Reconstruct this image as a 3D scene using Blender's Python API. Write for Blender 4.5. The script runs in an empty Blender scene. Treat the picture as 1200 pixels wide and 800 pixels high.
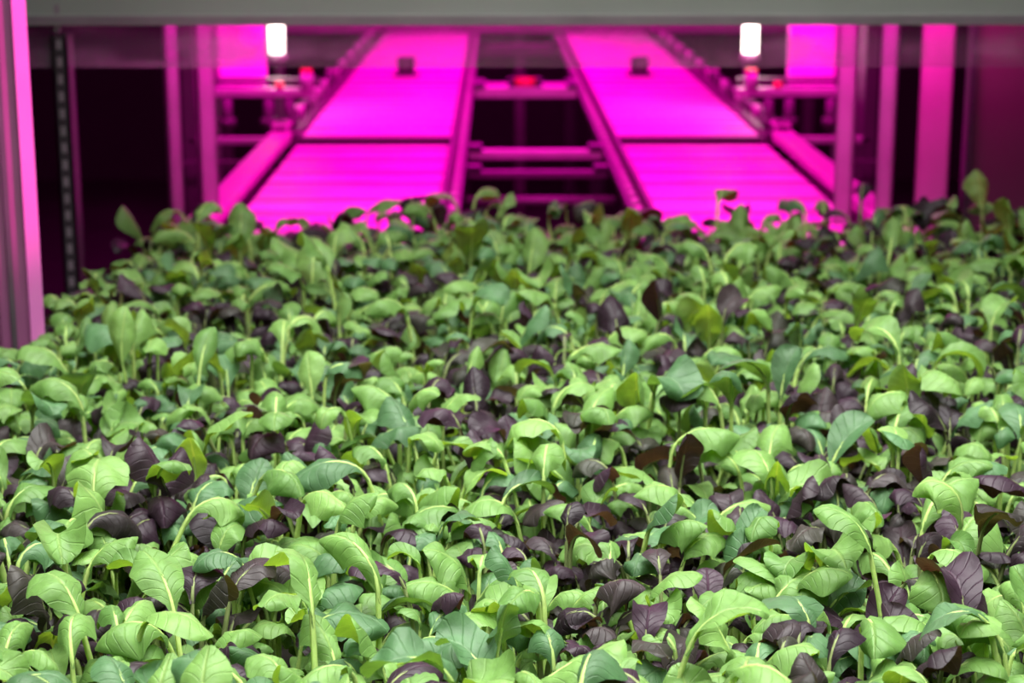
import bpy, bmesh, math, random
import numpy as np
from mathutils import Vector, Matrix, Euler
random.seed(5); rng=np.random.default_rng(33)
S=bpy.context.scene
S.view_settings.view_transform='Standard'
S.view_settings.look='None'

# ---------------------------------------------------------------- materials
def mat(name,col,rough=0.5,metal=0.0,emit=None,estr=0,noise=0.0,nscale=20,spec=0.5):
    m=bpy.data.materials.new(name); m.use_nodes=True
    nt=m.node_tree; b=nt.nodes['Principled BSDF']
    b.inputs['Roughness'].default_value=rough; b.inputs['Metallic'].default_value=metal
    b.inputs['Specular IOR Level'].default_value=spec
    b.inputs['Base Color'].default_value=(*col,1)
    if noise>0:
        tc=nt.nodes.new('ShaderNodeTexCoord'); n=nt.nodes.new('ShaderNodeTexNoise')
        n.inputs['Scale'].default_value=nscale; n.inputs['Detail'].default_value=6
        nt.links.new(tc.outputs['Object'],n.inputs['Vector'])
        r=nt.nodes.new('ShaderNodeMapRange'); r.inputs[3].default_value=1-noise; r.inputs[4].default_value=1+noise*0.5
        nt.links.new(n.outputs['Fac'],r.inputs[0])
        mx=nt.nodes.new('ShaderNodeVectorMath'); mx.operation='SCALE'; mx.inputs[0].default_value=col
        nt.links.new(r.outputs[0],mx.inputs['Scale']); nt.links.new(mx.outputs[0],b.inputs['Base Color'])
        r2=nt.nodes.new('ShaderNodeMapRange'); r2.inputs[3].default_value=max(0.05,rough-0.15); r2.inputs[4].default_value=min(1,rough+0.15)
        nt.links.new(n.outputs['Fac'],r2.inputs[0]); nt.links.new(r2.outputs[0],b.inputs['Roughness'])
    if emit:
        b.inputs['Emission Color'].default_value=(*emit,1); b.inputs['Emission Strength'].default_value=estr
    return m
M_belt=mat('pink_plastic_slat',(0.84,0.32,0.76),0.55,noise=0.45,nscale=9,spec=.25)
M_slat2=mat('pink_plastic_slat_worn',(0.54,0.18,0.46),0.55,noise=0.4,nscale=12,spec=.25)
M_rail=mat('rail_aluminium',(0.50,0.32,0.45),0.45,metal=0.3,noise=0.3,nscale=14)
M_postm=mat('post_magenta_light_tint',(0.24,0.07,0.17),0.4,metal=0.2,noise=0.25,nscale=10)  # steel post face with magenta light put into its base colour
M_flange=mat('flange_magenta_light_tint',(0.62,0.16,0.46),0.4,metal=0.1,noise=0.2,nscale=10)  # pink here stands in for magenta light on posts and flanges
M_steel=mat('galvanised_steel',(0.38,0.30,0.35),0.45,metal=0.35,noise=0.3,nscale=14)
M_steeld=mat('dull_steel',(0.08,0.06,0.075),0.5,metal=0.3,noise=0.3,nscale=14)
M_beam=mat('painted_grey_metal',(0.40,0.42,0.39),0.5,noise=0.12,nscale=7)
M_dark=mat('black_plastic',(0.012,0.01,0.013),0.5)
M_red=mat('red_knob_plastic',(0.6,0.03,0.05),0.4)
M_floor=mat('dark_floor_concrete',(0.012,0.009,0.012),0.7,noise=0.4,nscale=5)
M_wall=mat('dark_wall_paint',(0.012,0.009,0.012),0.8,noise=0.3,nscale=4)
M_soil=mat('growing_medium',(0.02,0.014,0.01),0.95,noise=0.6,nscale=120)
M_tray=mat('tray_plastic',(0.10,0.10,0.10),0.5)
M_panel=mat('purple_tinted_panel',(0.17,0.06,0.11),0.35,noise=0.2,nscale=4)
M_lamp=mat('lamp_glow',(1,1,1),0.5,emit=(1,0.9,0.75),estr=9)
M_led=mat('magenta_led',(1,0.2,0.8),0.5,emit=(1,0.0,0.62),estr=5)
M_wled=mat('white_led',(1,1,1),0.5,emit=(1,1,1),estr=3)

M_glass=bpy.data.materials.new('clear_smeared_acrylic'); M_glass.use_nodes=True
nt=M_glass.node_tree; nt.nodes.clear()
o=nt.nodes.new('ShaderNodeOutputMaterial'); tr=nt.nodes.new('ShaderNodeBsdfTransparent'); tr.inputs[0].default_value=(.94,.94,.94,1)
df=nt.nodes.new('ShaderNodeBsdfDiffuse'); df.inputs[0].default_value=(.5,.48,.5,1)
tl=nt.nodes.new('ShaderNodeBsdfTranslucent'); tl.inputs[0].default_value=(.85,.8,.85,1)
gl=nt.nodes.new('ShaderNodeBsdfGlossy'); gl.inputs['Roughness'].default_value=.12
tc=nt.nodes.new('ShaderNodeTexCoord'); mp=nt.nodes.new('ShaderNodeMapping'); mp.inputs['Scale'].default_value=(6,6,14)
nz=nt.nodes.new('ShaderNodeTexNoise'); nz.inputs['Scale'].default_value=1.0; nz.inputs['Detail'].default_value=5
mr=nt.nodes.new('ShaderNodeMapRange'); mr.inputs[1].default_value=.50; mr.inputs[2].default_value=.72; mr.inputs[3].default_value=.09; mr.inputs[4].default_value=.42
ms=nt.nodes.new('ShaderNodeMixShader'); m2=nt.nodes.new('ShaderNodeMixShader'); m3=nt.nodes.new('ShaderNodeMixShader')
L=nt.links.new
L(tc.outputs['Object'],mp.inputs[0]); L(mp.outputs[0],nz.inputs['Vector']); L(nz.outputs['Fac'],mr.inputs[0])
m3.inputs[0].default_value=.55; L(df.outputs[0],m3.inputs[1]); L(tl.outputs[0],m3.inputs[2])
L(mr.outputs[0],ms.inputs[0]); L(tr.outputs[0],ms.inputs[1]); L(m3.outputs[0],ms.inputs[2])
m2.inputs[0].default_value=.05; L(ms.outputs[0],m2.inputs[1]); L(gl.outputs[0],m2.inputs[2]); L(m2.outputs[0],o.inputs[0])

# ---------------------------------------------------------------- builder
class B:
    def __init__(s): s.bm=bmesh.new(); s.mats=[]
    def mi(s,m):
        if m not in s.mats: s.mats.append(m)
        return s.mats.index(m)
    def box(s,x0,x1,y0,y1,z0,z1,m,rot=None,bev=0.0):
        r=bmesh.ops.create_cube(s.bm,size=1)
        c=Vector(((x0+x1)/2,(y0+y1)/2,(z0+z1)/2)); 
        M=Matrix.Translation(c)@(rot.to_matrix().to_4x4() if rot else Matrix())@Matrix.Diagonal((x1-x0,y1-y0,z1-z0,1))
        bmesh.ops.transform(s.bm,matrix=M,verts=r['verts'])
        fs=set(f for v in r['verts'] for f in v.link_faces)
        for f in fs: f.material_index=s.mi(m)
        if bev>0:
            es=list(set(e for v in r['verts'] for e in v.link_edges))
            bmesh.ops.bevel(s.bm,geom=es,offset=bev,segments=2,affect='EDGES',profile=.6)
    def cyl(s,p0,p1,r,m,seg=16,r2=None):
        p0=Vector(p0);p1=Vector(p1);d=p1-p0
        q=bmesh.ops.create_cone(s.bm,cap_ends=True,segments=seg,radius1=r,radius2=r if r2 is None else r2,depth=d.length)
        M=Matrix.Translation((p0+p1)/2)@d.to_track_quat('Z','Y').to_matrix().to_4x4()
        bmesh.ops.transform(s.bm,matrix=M,verts=q['verts'])
        for f in set(f for v in q['verts'] for f in v.link_faces):
            f.material_index=s.mi(m)
            if len(f.verts)==4: f.smooth=True
    def done(s,name,parent=None):
        me=bpy.data.meshes.new(name); s.bm.to_mesh(me); s.bm.free()
        for m in s.mats: me.materials.append(m)
        ob=bpy.data.objects.new(name,me); S.collection.objects.link(ob)
        if parent: ob.parent=parent
        return ob
def empty(name):
    e=bpy.data.objects.new(name,None); e.empty_display_size=.1; S.collection.objects.link(e); return e

# ---------------------------------------------------------------- room
def room(name,*a):
    b=B(); b.box(*a); return b.done(name)
room('floor',-2.6,2.8,-1.6,9.4,-.1,0,M_floor)
room('ceiling',-2.6,2.8,-1.6,9.4,3.2,3.3,M_wall)
room('wall_back',-2.6,2.8,9.3,9.4,0,3.2,M_wall)
room('wall_front',-2.6,2.8,-1.7,-1.6,0,3.2,M_wall)
room('wall_left',-2.7,-2.6,-1.6,9.4,0,3.2,M_wall)
room('wall_right',2.8,2.9,-1.6,9.4,0,3.2,M_wall)

# ---------------------------------------------------------------- growing bed
bed=empty('growing_bed')
ZT=-.018
b=B()
TX0,TX1,TY0,TY1=-.52,.92,.62,2.80
b.box(TX0,TX1,TY0,TY1,.735+ZT,.745+ZT,M_tray)
b.box(TX0-.006,TX0,TY0,TY1,.735+ZT,.805+ZT,M_tray); b.box(TX1,TX1+.006,TY0,TY1,.735+ZT,.805+ZT,M_tray)
b.box(TX0,TX1,TY0-.006,TY0,.735+ZT,.805+ZT,M_tray); b.box(TX0,TX1,TY1,TY1+.006,.735+ZT,.805+ZT,M_tray)
b.done('tray',bed)
b=B(); b.box(TX0+.001,TX1-.001,TY0+.001,TY1-.001,.745+ZT,.798+ZT,M_soil); b.done('substrate',bed)
b=B()
for x in (TX0+.05,TX1-.05):
    for y in (TY0+.1,1.7,TY1-.1): b.box(x-.02,x+.02,y-.02,y+.02,0,.682,M_steel)
    b.box(x-.02,x+.02,TY0,TY1,.682,.717,M_steel)
for y in (TY0+.1,1.7,TY1-.1): b.box(TX0+.07,TX1-.07,y-.02,y+.02,.682,.717,M_steel)
b.done('stand',bed)

# ---------------------------------------------------------------- leaf material
M_leaf=bpy.data.materials.new('salad_leaf'); M_leaf.use_nodes=True
nt=M_leaf.node_tree; L=nt.links.new; bs=nt.nodes['Principled BSDF']; out=nt.nodes['Material Output']
def N(t,**k):
    n=nt.nodes.new(t)
    for a,v in k.items(): setattr(n,a,v)
    return n
def MA(op,a,b=None,c=None,clamp=False):
    n=N('ShaderNodeMath',operation=op,use_clamp=clamp)
    for i,v in enumerate((a,b,c)):
        if v is None: continue
        if isinstance(v,(int,float)): n.inputs[i].default_value=v
        else: L(v,n.inputs[i])
    return n.outputs[0]
ac=N('ShaderNodeAttribute',attribute_name='leaf_col'); al=N('ShaderNodeAttribute',attribute_name='leaf_uv')
sp=N('ShaderNodeSeparateXYZ'); L(al.outputs['Vector'],sp.inputs[0])
u=MA('ABSOLUTE',sp.outputs[0]); t=sp.outputs[1]; rnd=sp.outputs[2]
mid=MA('SUBTRACT',1.0,MA('DIVIDE',u,MA('MULTIPLY_ADD',t,-.10,.16)),clamp=True)
ph=MA('MULTIPLY',MA('SUBTRACT',t,MA('MULTIPLY',MA('POWER',u,.8),.25)),8.0)
fr=MA('FRACT',MA('ADD',ph,rnd)); tri=MA('ABSOLUTE',MA('SUBTRACT',fr,.5))
vein=MA('MULTIPLY',MA('SUBTRACT',tri,.41),11.0,clamp=True)
tc=N('ShaderNodeTexCoord'); nz=N('ShaderNodeTexNoise'); nz.inputs['Scale'].default_value=90; nz.inputs['Detail'].default_value=4; L(tc.outputs['Object'],nz.inputs['Vector'])
vm=MA('MAXIMUM',MA('MULTIPLY',mid,.55),MA('MULTIPLY',vein,.10))
br=MA('MULTIPLY_ADD',nz.outputs['Fac'],.7,.65)
sc=N('ShaderNodeVectorMath',operation='SCALE'); L(ac.outputs['Color'],sc.inputs[0]); L(br,sc.inputs['Scale'])
lt=N('ShaderNodeVectorMath',operation='MULTIPLY_ADD'); L(ac.outputs['Color'],lt.inputs[0]); lt.inputs[1].default_value=(2.1,1.6,2.0); lt.inputs[2].default_value=(.010,.010,.007)
mx=N('ShaderNodeMix',data_type='RGBA'); L(vm,mx.inputs[0]); L(sc.outputs[0],mx.inputs[6]); L(lt.outputs[0],mx.inputs[7])
ge=N('ShaderNodeNewGeometry')
un=N('ShaderNodeVectorMath',operation='MULTIPLY_ADD'); L(mx.outputs[2],un.inputs[0]); un.inputs[1].default_value=(1.25,1.12,.95); un.inputs[2].default_value=(.003,.005,.002)
mu=N('ShaderNodeMix',data_type='RGBA'); L(ge.outputs['Backfacing'],mu.inputs[0]); L(mx.outputs[2],mu.inputs[6]); L(un.outputs[0],mu.inputs[7])
L(mu.outputs[2],bs.inputs['Base Color']); bs.inputs['Roughness'].default_value=.52; bs.inputs['Specular IOR Level'].default_value=.40
h=MA('ADD',MA('MULTIPLY',vein,-.5),MA('MULTIPLY',mid,-1.0)); h=MA('ADD',h,MA('MULTIPLY',nz.outputs['Fac'],1.4))
bp=N('ShaderNodeBump'); bp.inputs['Strength'].default_value=.6; bp.inputs['Distance'].default_value=.0014; L(h,bp.inputs['Height']); L(bp.outputs[0],bs.inputs['Normal'])
tl=N('ShaderNodeBsdfTranslucent'); ts=N('ShaderNodeVectorMath',operation='MULTIPLY'); L(mu.outputs[2],ts.inputs[0]); ts.inputs[1].default_value=(1.8,1.75,.5); L(ts.outputs[0],tl.inputs[0])
mm=N('ShaderNodeMixShader'); mm.inputs[0].default_value=.28; L(bs.outputs[0],mm.inputs[1]); L(tl.outputs[0],mm.inputs[2]); L(mm.outputs[0],out.inputs[0])

# ---------------------------------------------------------------- leaves (vectorised, every leaf is unique)
sp_=.0298
px=[];py=[]
ys=np.arange(TY0+.02,TY1-.01,sp_); 
for j,y in enumerate(ys):
    xs=np.arange(TX0+.012+(j%2)*sp_/2,TX1-.01,sp_); px.append(xs); py.append(np.full(xs.shape,y))
px=np.concatenate(px); py=np.concatenate(py)
P=len(px); px=px+rng.normal(0,.009,P); py=py+rng.normal(0,.009,P)
def lf(x,y): return .5*np.sin(7*x+3*y+1)+.3*np.sin(13*y-9*x)+.3*np.sin(17*x+5*y+2)
purp=rng.random(P)<np.clip(.42+.12*lf(px*1.3,py*1.3+4)+.04*(px>.2),.15,.7)
psize=rng.normal(.95,.19,P)*(1+.08*lf(px,py)); psize=np.clip(psize,.5,1.25)
psize=np.where(purp,np.minimum(psize*.92,1.05),psize)
nl=rng.integers(3,6,P)
tall=(rng.random(P)<.045)&(~purp)
for (ax,ay) in ((-.125,2.74),(.55,2.76),(.70,2.76),(-.05,2.76),(.20,2.75)):
    i=np.argmin((px-ax)**2+(py-ay)**2); psize[i]=1.45
idx=np.repeat(np.arange(P),nl); order=np.concatenate([np.arange(n) for n in nl])
n=len(idx); k=order/np.maximum(nl[idx]-1,1)
az=(rng.random(P)[idx]*2*np.pi)+order*2.4+rng.normal(0,.35,n)
sz=psize[idx]*np.where(tall[idx],1.18,1.0)
pu=purp[idx]
Lp=sz*(.088-.042*k+rng.normal(0,.012,n)); Lp=np.clip(Lp,.018,.14)
Lb=sz*(.054-.012*k+rng.normal(0,.008,n)); Lb=np.clip(Lb,.020,.080)
W=Lb*np.clip(rng.normal(.285,.045,n),.18,.39)
e0=np.radians(88-8*k+rng.normal(0,4,n)); e1=np.radians(82-14*k+rng.normal(0,8,n))
bend=np.radians(np.where(rng.random(n)<.13,rng.normal(50,15,n),rng.normal(142,26,n))); bend=np.clip(bend,0,np.radians(205))
bpow=np.clip(rng.normal(1.10,.28,n),.6,1.9)
roll=rng.normal(0,.28,n); cup=np.abs(rng.normal(.90,.32,n)); cup=np.where(rng.random(n)<.12,-cup*.5,cup)
wav=rng.random(n)*.24; wph=rng.random(n)*6.28; sway=rng.normal(0,.5,n)
NP,NB=5,13
sB=1-(1-np.linspace(0,1,NB))**1.35
seg=[];ang=[]
for i in range(NP):
    s=(i+.5)/NP; ang.append(e0+(e1-e0)*s**1.5); seg.append(Lp/NP)
for i in range(NB-1):
    s=(sB[i]+sB[i+1])/2; ang.append(e1-bend*s**bpow); seg.append(Lb*(sB[i+1]-sB[i]))
seg=np.array(seg);ang=np.array(ang)
K=seg.shape[0]
cum=np.zeros((K+1,n)); cum[1:]=np.cumsum(seg,0)
tot=cum[-1]
azs=az[None]+sway[None]*((cum[:-1]+seg/2)/tot)**2
dx=np.cos(ang)*np.cos(azs)*seg; dy=np.cos(ang)*np.sin(azs)*seg; dz=np.sin(ang)*seg
X=np.zeros((K+1,n,3)); X[1:,:,0]=np.cumsum(dx,0); X[1:,:,1]=np.cumsum(dy,0); X[1:,:,2]=np.cumsum(dz,0)
X[:,:,0]+=px[idx]+rng.normal(0,.002,n); X[:,:,1]+=py[idx]+rng.normal(0,.002,n); X[:,:,2]+=.796+ZT
azn=np.concatenate([azs[:1],.5*(azs[:-1]+azs[1:]),azs[-1:]],0)
an=np.concatenate([ang[:1],.5*(ang[:-1]+ang[1:]),ang[-1:]],0)
T=np.stack([np.cos(an)*np.cos(azn),np.cos(an)*np.sin(azn),np.sin(an)],-1)
Sd=np.stack([np.sin(azn),-np.cos(azn),np.zeros_like(azn)],-1)
Nn=np.cross(Sd,T)
rr=(cum/tot)[...,None]*roll[None,:,None]
S2=Sd*np.cos(rr)+Nn*np.sin(rr); N2=-Sd*np.sin(rr)+Nn*np.cos(rr)
R=NP+7; pr=np.linspace(.0024,.0008,R)
rings=[]
for i in range(R):
    for a in range(4):
        th=a*np.pi/2+.785
        off=-.0008 if i>=NP else 0
        rings.append(X[i]+(S2[i]*math.cos(th)+N2[i]*(math.sin(th)))*(pr[i]*sz[:,None])+N2[i]*off)
pet=np.array(rings).transpose(1,0,2)
U=np.array([-1,-.68,-.33,0,.33,.68,1.])
bl=[];uvs=[]
prof=np.interp(sB,[0,.10,.22,.36,.50,.64,.78,.88,.95,.985,1.0],[.08,.13,.28,.56,.82,.97,1.0,.93,.74,.52,.36])
for i in range(NB):
    s=sB[i]; w=W*prof[i]
    for q in U:
        lat=w*q
        hh=-cup*w*q*q*(.45+s*.6) + .08*w*abs(q)
        hh=hh+wav*W*np.sin(s*13+wph+q*2.0)*abs(q)*1.2 + W*.07*np.sin(s*19+wph*2)*abs(math.sin(q*3.1))
        pt=X[NP+i]+S2[NP+i]*(lat*np.cos(np.clip(cup,-1,1.2)*.6*abs(q)))[:,None]+N2[NP+i]*hh[:,None]
        bl.append(pt - T[NP+i]*(abs(q)**2*w*.25)[:,None]); uvs.append((q,s))
bl=np.array(bl).transpose(1,0,2)
VP=R*4; VB=NB*7; V=VP+VB
verts=np.concatenate([pet,bl],1)
f=[]
for i in range(R-1):
    for a in range(4): f.append((i*4+a,i*4+(a+1)%4,(i+1)*4+(a+1)%4,(i+1)*4+a))
for i in range(NB-1):
    for j in range(6):
        a=VP+i*7+j; f.append((a,a+7,a+8,a+1))
f=np.array(f)
a_,b_,c_=verts[:,f[-40,0]],verts[:,f[-40,1]],verts[:,f[-40,2]]
nn=np.cross(b_-a_,c_-a_); sign=np.mean(np.sum(nn*N2[NP+5],-1))
if sign<0: f[(R-1)*4:]=f[(R-1)*4:,::-1]
F=len(f)
faces=(f[None]+ (np.arange(n)*V)[:,None,None]).reshape(-1)
me=bpy.data.meshes.new('leafy_greens')
me.vertices.add(n*V); me.vertices.foreach_set('co',verts.reshape(-1).astype(np.float32))
me.loops.add(len(faces)); me.loops.foreach_set('vertex_index',faces.astype(np.int32))
me.polygons.add(n*F); me.polygons.foreach_set('loop_start',np.arange(0,n*F*4,4,dtype=np.int32))
me.polygons.foreach_set('use_smooth',np.ones(n*F,dtype=bool))
me.update(calc_edges=True)
g1=np.array([.078,.180,.038]); g2=np.array([.19,.345,.085]); g3=np.array([.056,.132,.050])
m=np.clip(rng.beta(2,2,n)*.6+.4*rng.random(P)[idx],0,1)[:,None]
col=g1*(1-m)+g2*m; bl3=(rng.random(n)<.25)[:,None]; col=np.where(bl3,g3*(.8+.7*m),col)
pc=np.array([.024,.010,.020])*(.5+1.0*rng.random((n,1))); mixg=(rng.random((n,1))**4)*.5
pc=pc*(1-mixg)+np.array([.05,.07,.03])*mixg
col=np.where(pu[:,None],pc,col)
C=np.ones((n,V,4),np.float32); C[:,VP:,:3]=col[:,None]
pcol=np.where(pu[:,None],np.array([.18,.25,.11]),np.array([.35,.53,.19]))*(.8+.3*rng.random((n,1)))
C[:,:VP,:3]=pcol[:,None]
at=me.attributes.new('leaf_col','FLOAT_COLOR','POINT'); at.data.foreach_set('color',C.reshape(-1))
UV=np.zeros((n,V,3),np.float32); UV[:,:VP,0]=.9; UV[:,:VP,1]=.0
UV[:,VP:,0]=np.array(uvs)[None,:,0]; UV[:,VP:,1]=np.array(uvs)[None,:,1]; UV[:,:,2]=rng.random(n)[:,None]*.9
at=me.attributes.new('leaf_uv','FLOAT_VECTOR','POINT'); at.data.foreach_set('vector',UV.reshape(-1))
me.materials.append(M_leaf)
ob=bpy.data.objects.new('leafy_greens',me); S.collection.objects.link(ob); ob.parent=bed
print('leaves',n)

# ---------------------------------------------------------------- overhead beam + clear panel
b=B()
b.box(-1.6,1.8,2.86,2.92,1.186,1.30,M_beam,bev=.004)
b.box(-1.6,1.8,2.852,2.86,1.176,1.192,M_steel,bev=.002)
b.box(-1.6,1.8,2.92,2.96,1.186,1.20,M_steeld)
b.done('overhead_beam')
b=B(); b.box(-1.6,1.8,2.866,2.870,1.112,1.186,M_glass); b.done('clear_splash_panel')

# ---------------------------------------------------------------- posts
def post(name,x0,x1,y,d,m,z1=2.4,slots=False,slotm=None,z0=0,rot=0):
    b=B(); t=.004; cx,cy=(x0+x1)/2,y
    x0-=cx;x1-=cx;y=0
    b.box(x0,x1,y,y+t,z0,z1,m)
    b.box(x0,x0+t,y,y+d,z0,z1,m); b.box(x1-t,x1,y,y+d,z0,z1,m)
    b.box(x0,x0+.012,y+d-t,y+d,z0,z1,m); b.box(x1-.012,x1,y+d-t,y+d,z0,z1,m)
    if z0==0: b.box(x0-.02,x1+.02,y-.02,y+d+.02,0,.012,m)
    if slots:
        z=.75
        while z<1.3:
            b.box(-.004,.004,y-.002,y+.001,z,z+.014,slotm); z+=.026
    o=b.done(name); o.location=(cx,cy,0); o.rotation_euler=(0,0,math.radians(rot)); return o
b=B()
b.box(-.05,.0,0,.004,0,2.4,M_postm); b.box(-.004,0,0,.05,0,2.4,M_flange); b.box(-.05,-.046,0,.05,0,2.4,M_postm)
b.box(-.036,-.030,-.003,0,0,2.4,M_steeld); b.box(-.014,0.002,-.004,.0,0,2.4,M_flange); b.box(-.06,.01,-.01,.06,0,.012,M_steel)  # pink strip paints the magenta-lit inner edge onto the post
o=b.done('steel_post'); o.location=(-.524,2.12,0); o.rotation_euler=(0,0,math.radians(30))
post('steel_post',-.645,-.582,2.12,.05,M_postm,rot=5)
post('slotted_rack_upright',-.668,-.645,2.86,.05,M_steeld,slots=True,slotm=M_steel,z1=1.16)
post('steel_post',-.556,-.534,3.20,.05,M_steel,rot=15)
post('steel_post',-.510,-.482,3.25,.05,M_steel,rot=15)
post('steel_post',.592,.622,3.25,.05,M_steel,rot=-15)
post('steel_post',.655,.682,3.20,.05,M_steel,rot=-15)
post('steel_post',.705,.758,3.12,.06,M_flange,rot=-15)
b=B(); b.box(.80,1.7,3.14,3.15,.3,1.5,M_panel); b.box(.79,.80,3.13,3.16,.3,1.5,M_steeld); b.box(.80,1.7,3.12,3.14,.3,.34,M_steeld); b.box(.85,.87,3.15,3.17,0,1.5,M_steeld); b.box(1.6,1.62,3.15,3.17,0,1.5,M_steeld); b.done('tinted_side_panel')

# ---------------------------------------------------------------- conveyors
def conveyor(x0,x1,outer):
    e=empty('slat_conveyor')
    segs=[(2.98,4.34,.806),(4.44,5.84,.812),(5.87,8.0,.812)]
    for si,(ya,yb,z) in enumerate(segs):
        b=B(); y=ya; c=0
        while y<yb-.01:
            b.box(x0,x1,y,min(y+.052,yb),z-.012,z-(0 if c%2 else .0015),M_belt if (c%3) else M_slat2,bev=.002); y+=.060; c+=1
        b.box(x0+.01,x1-.01,ya+.02,yb-.02,z-.05,z-.02,M_dark)
        if si<2: b.box(x0-.002,x1+.002,ya-.02,ya-.004,z-.05,z+.002,M_steeld)
        b.done('belt_section_%d'%(si+1),e)
    xo=x0 if outer<0 else x1; xi=x1 if outer<0 else x0
    b=B()
    def span(xc,s,a,c): return (min(xc+s*a,xc+s*c),max(xc+s*a,xc+s*c))
    a,c=span(xo,outer,.012,.062)
    b.box(a,c,2.98,4.36,.815,.835,M_slat2,bev=.003); 
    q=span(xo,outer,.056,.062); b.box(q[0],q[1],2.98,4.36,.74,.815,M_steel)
    a,c=span(xo,outer,.004,.022); b.box(a,c,4.40,8.1,.77,.824,M_steeld)
    y=4.46; ci=0
    while y<8:
        p=xo+outer*.028; b.cyl((p,y,.828),(p+outer*.022,y,.828),.022,M_steeld if ci%3 else M_rail,14); b.cyl((p+outer*.022,y,.832),(p+outer*.028,y,.832),.008,M_dark,8); y+=.115; ci+=1
    for y in (4.40,5.84): 
        q=span(xo,outer,.02,.06); b.box(q[0],q[1],y-.03,y+.05,.80,.85,M_dark,bev=.006)
    s=-outer
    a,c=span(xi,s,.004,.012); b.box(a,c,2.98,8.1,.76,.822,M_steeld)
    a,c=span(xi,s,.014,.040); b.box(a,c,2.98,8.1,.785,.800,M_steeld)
    y=3.05
    while y<8:
        p=xi+s*.027; b.cyl((p,y,.800),(p,y,.812),.008,M_rail,10); y+=.09
    b.done('side_rails',e)
    b=B()
    for y in (3.1,4.38,5.86,8.0):
        for x in (x0+.03,x1-.03): b.box(x-.02,x+.02,y-.02,y+.02,0,.75,M_dark)
        b.box(x0,x1,y-.02,y+.02,.70,.74,M_dark)
    b.done('legs',e)
    b=B(); xc=(x0+x1)/2
    b.box(xc-.028,xc+.028,6.0,6.05,.813,.873,M_dark,bev=.006); b.box(xc-.04,xc+.04,5.99,6.06,.812,.82,M_steeld); b.cyl((xc,5.99,.85),(xc,6.0,.85),.012,M_steeld)
    b.done('sensor_box',e)
    return e
conveyor(-.46,-.105,-1); conveyor(.290,.632,1)

def cross(name,y,z,d,h,m,x0=-.06,x1=.245,extra=True):
    b=B(); b.box(x0,x1,y,y+d,z-h,z,m,bev=.003)
    if extra:
        b.box(x0,x0+.03,y-.01,y+d+.01,z,z+.012,M_dark); b.box(x1-.03,x1,y-.01,y+d+.01,z,z+.012,M_dark)
    return b.done(name)
cross('cross_member',5.6,.815,.16,.03,M_steel)
cross('cross_member',4.28,.80,.04,.02,M_steel)
cross('cross_member',4.05,.785,.03,.015,M_steeld)
cross('cross_member',7.2,.82,.10,.04,M_steeld)
b=B(); b.cyl((-.06,3.8,.76),(.245,3.8,.76),.010,M_steeld); b.cyl((-.06,3.4,.75),(.245,3.4,.75),.010,M_steeld); b.done('drive_shaft')
b=B(); b.cyl((.06,5.64,.828),(.12,5.64,.828),.013,M_red); b.box(.04,.06,5.62,5.66,.812,.84,M_dark); b.box(.12,.14,5.62,5.66,.812,.84,M_dark); b.done('red_roller')

def side(s,x):
    e=empty('side_rack')
    b=B()
    X0=x; 
    def bx(a,c,*r,bev=0): b.box(min(X0+s*a,X0+s*c),max(X0+s*a,X0+s*c),*r,bev=bev)
    bx(0,.30,4.55,4.60,.895,.915,M_steel,bev=.003)
    bx(.02,.30,4.70,4.74,.915,.925,M_steeld)
    bx(.05,.30,4.40,4.43,.80,.815,M_steel,bev=.003)
    bx(.05,.30,4.25,4.27,.77,.78,M_steeld)
    b.done('shelf_bars',e)
    b=B(); bx(.16,.30,4.8,4.815,.90,1.25,M_belt); b.done('light_plate',e)
    b=B()
    for o in (.07,.12,.22):
        p=X0+s*o; b.cyl((p,4.5,.815),(p,4.5,.895),.012,M_steeld,12); b.cyl((p,4.5,.83),(p,4.5,.85),.02,M_steeld,12)
    b.cyl((X0+s*.03,4.52,.915),(X0+s*.03,4.52,.955),.016,M_steel); b.cyl((X0+s*.03,4.52,.955),(X0+s*.03,4.52,.965),.014,M_red)
    b.cyl((X0+s*.10,4.56,.915),(X0+s*.10,4.56,.93),.010,M_red)
    b.done('adjusters',e)
    b=B(); bx(.28,.31,4.4,4.8,0,1.3,M_steeld); b.done('rack_leg',e)
    return e
for s,x in ((-1,-.42),(1,.585)):
    e=side(s,x)
    b=B(); b.box(x+s*.22-.10,x+s*.22+.10,4.38,4.41,1.50,1.53,M_steel); b.box(x+s*.22-.09,x+s*.22+.09,4.385,4.405,1.494,1.50,M_led); b.box(x+s*.295-.006,x+s*.295+.006,4.39,4.42,1.3,1.5,M_steeld); b.done('added_led_strip',e)  # added strip, housing for the extra plate light
    l=bpy.data.lights.new('added_plate_light','AREA'); l.shape='RECTANGLE'; l.size=.2; l.size_y=.03; l.energy=7; l.color=(1,0,.55); l.spread=math.radians(120)  # local magenta light added to brighten the side plates
    o=bpy.data.objects.new('added_plate_light',l); o.location=(x+s*.22,4.40,1.48); o.rotation_euler=(math.radians(40),0,0); S.collection.objects.link(o); o.parent=e

def lamp(x):
    e=empty('bulkhead_lamp')
    b=B(); b.cyl((x,5.0,.965),(x,5.0,1.045),.020,M_lamp,20); b.done('tube',e)
    b=B(); b.cyl((x,5.0,.945),(x,5.0,.965),.026,M_steel,20); b.cyl((x,5.0,1.045),(x,5.0,1.07),.026,M_steel,20); b.box(x-.01,x+.01,5.03,5.05,0,1.3,M_steeld); b.box(x-.01,x+.01,5.0,5.04,.945,.95,M_steeld); b.done('bracket',e)
    l=bpy.data.lights.new('lamp_light','POINT'); l.energy=.6; l.color=(1,.9,.8); l.shadow_soft_size=.05
    o=bpy.data.objects.new('lamp_light',l); o.location=(x,4.94,1.0); S.collection.objects.link(o); o.parent=e
lamp(-.575); lamp(.675)

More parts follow.
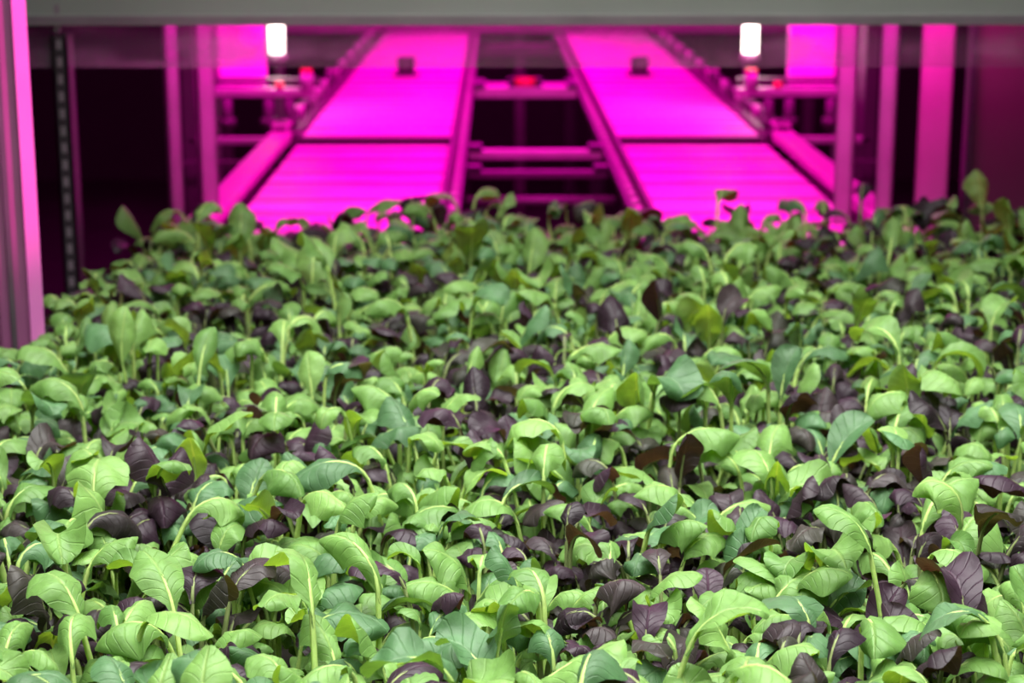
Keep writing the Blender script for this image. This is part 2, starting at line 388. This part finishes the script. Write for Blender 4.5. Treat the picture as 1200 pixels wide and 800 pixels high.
b=B()
b.box(-1.2,1.4,8.2,8.26,.80,.84,M_steel); b.box(-1.2,1.4,8.2,8.26,.93,.97,M_steeld)
for x in (-1.2,-.55,.09,.72,1.36): b.box(x,x+.04,8.26,8.3,0,2.4,M_steeld)
b.done('rear_frame')

# ---------------------------------------------------------------- lights
def area(name,loc,rot,sx,sy,p,col,spread=180,parent=None):
    l=bpy.data.lights.new(name,'AREA'); l.shape='RECTANGLE'; l.size=sx; l.size_y=sy; l.energy=p; l.color=col; l.spread=math.radians(spread)
    o=bpy.data.objects.new(name,l); o.location=loc; o.rotation_euler=Euler([math.radians(a) for a in rot]); S.collection.objects.link(o)
    if parent: o.parent=parent
    return o
MG=(1.0,0.0,.55)
def fixture(name,xs,y0,y1,z,ledm):
    e=empty(name); b=B()
    for x in xs:
        b.box(x-.04,x+.04,y0,y1,z,z+.04,M_steel,bev=.004); b.box(x-.02,x+.02,y0+.02,y1-.02,z-.006,z,ledm)
        b.cyl((x,y0+.02,z+.04),(x,y0+.02,3.2),.004,M_steeld,6); b.cyl((x,y1-.02,z+.04),(x,y1-.02,3.2),.004,M_steeld,6)
    b.done('bars',e); return e
fx=fixture('added_front_bar',(-.3,.09,.46),3.2,8.0,1.62,M_led)
area('added_front_light',(.09,5.5,1.60),(0,0,0),1.1,4.6,58,MG,parent=fx)
area('added_front_light',(.09,7.1,1.59),(0,0,0),1.1,1.6,24,MG,parent=fx)
fb=fixture('added_front_bar',(-.45,.63),2.98,3.04,1.42,M_led)  # unseen bar added to throw magenta onto the post fronts
area('added_front_light',(.09,3.0,1.35),(62,0,0),1.4,.10,14,MG,150,parent=fb)
fp=fixture('added_front_bar',(.9,),2.2,2.3,1.74,M_led)  # unseen fixture added only to carry the post spot
sl=bpy.data.lights.new('post_spot','SPOT'); sl.energy=480; sl.color=MG; sl.spot_size=math.radians(17); sl.spot_blend=.6; sl.shadow_soft_size=.03
so=bpy.data.objects.new('post_spot',sl); so.location=(.9,2.25,1.70); so.rotation_euler=(Vector((-.56,2.12,1.17))-Vector((.9,2.25,1.70))).to_track_quat('-Z','Y').to_euler(); S.collection.objects.link(so); so.parent=fp  # spot added to turn the left post magenta
fw=fixture('white_grow_light',(-.4,-.1,.2,.5,.8),.3,2.2,2.25,M_wled)
area('white_lamp',(.15,1.25,2.2),(0,0,0),1.5,1.9,54,(1,.99,.96),105,parent=fw)
area('added_fill_light',(-.2,-.5,2.5),(32,0,0),1.6,.8,9,(.95,.98,1),110)  # soft fill added from the camera side
w=bpy.data.worlds.new('world'); S.world=w; w.use_nodes=True
w.node_tree.nodes['Background'].inputs[0].default_value=(.9,.95,1,1); w.node_tree.nodes['Background'].inputs[1].default_value=.03

# ---------------------------------------------------------------- camera
c=bpy.data.cameras.new('camera'); co=bpy.data.objects.new('camera',c); S.collection.objects.link(co); S.camera=co
co.location=(0,0,1.36); co.rotation_euler=(math.radians(90-13.25),0,math.radians(-.52))
c.lens=66; c.sensor_width=36; c.clip_start=.02
c.dof.use_dof=True; c.dof.focus_distance=1.32; c.dof.aperture_fstop=8.5
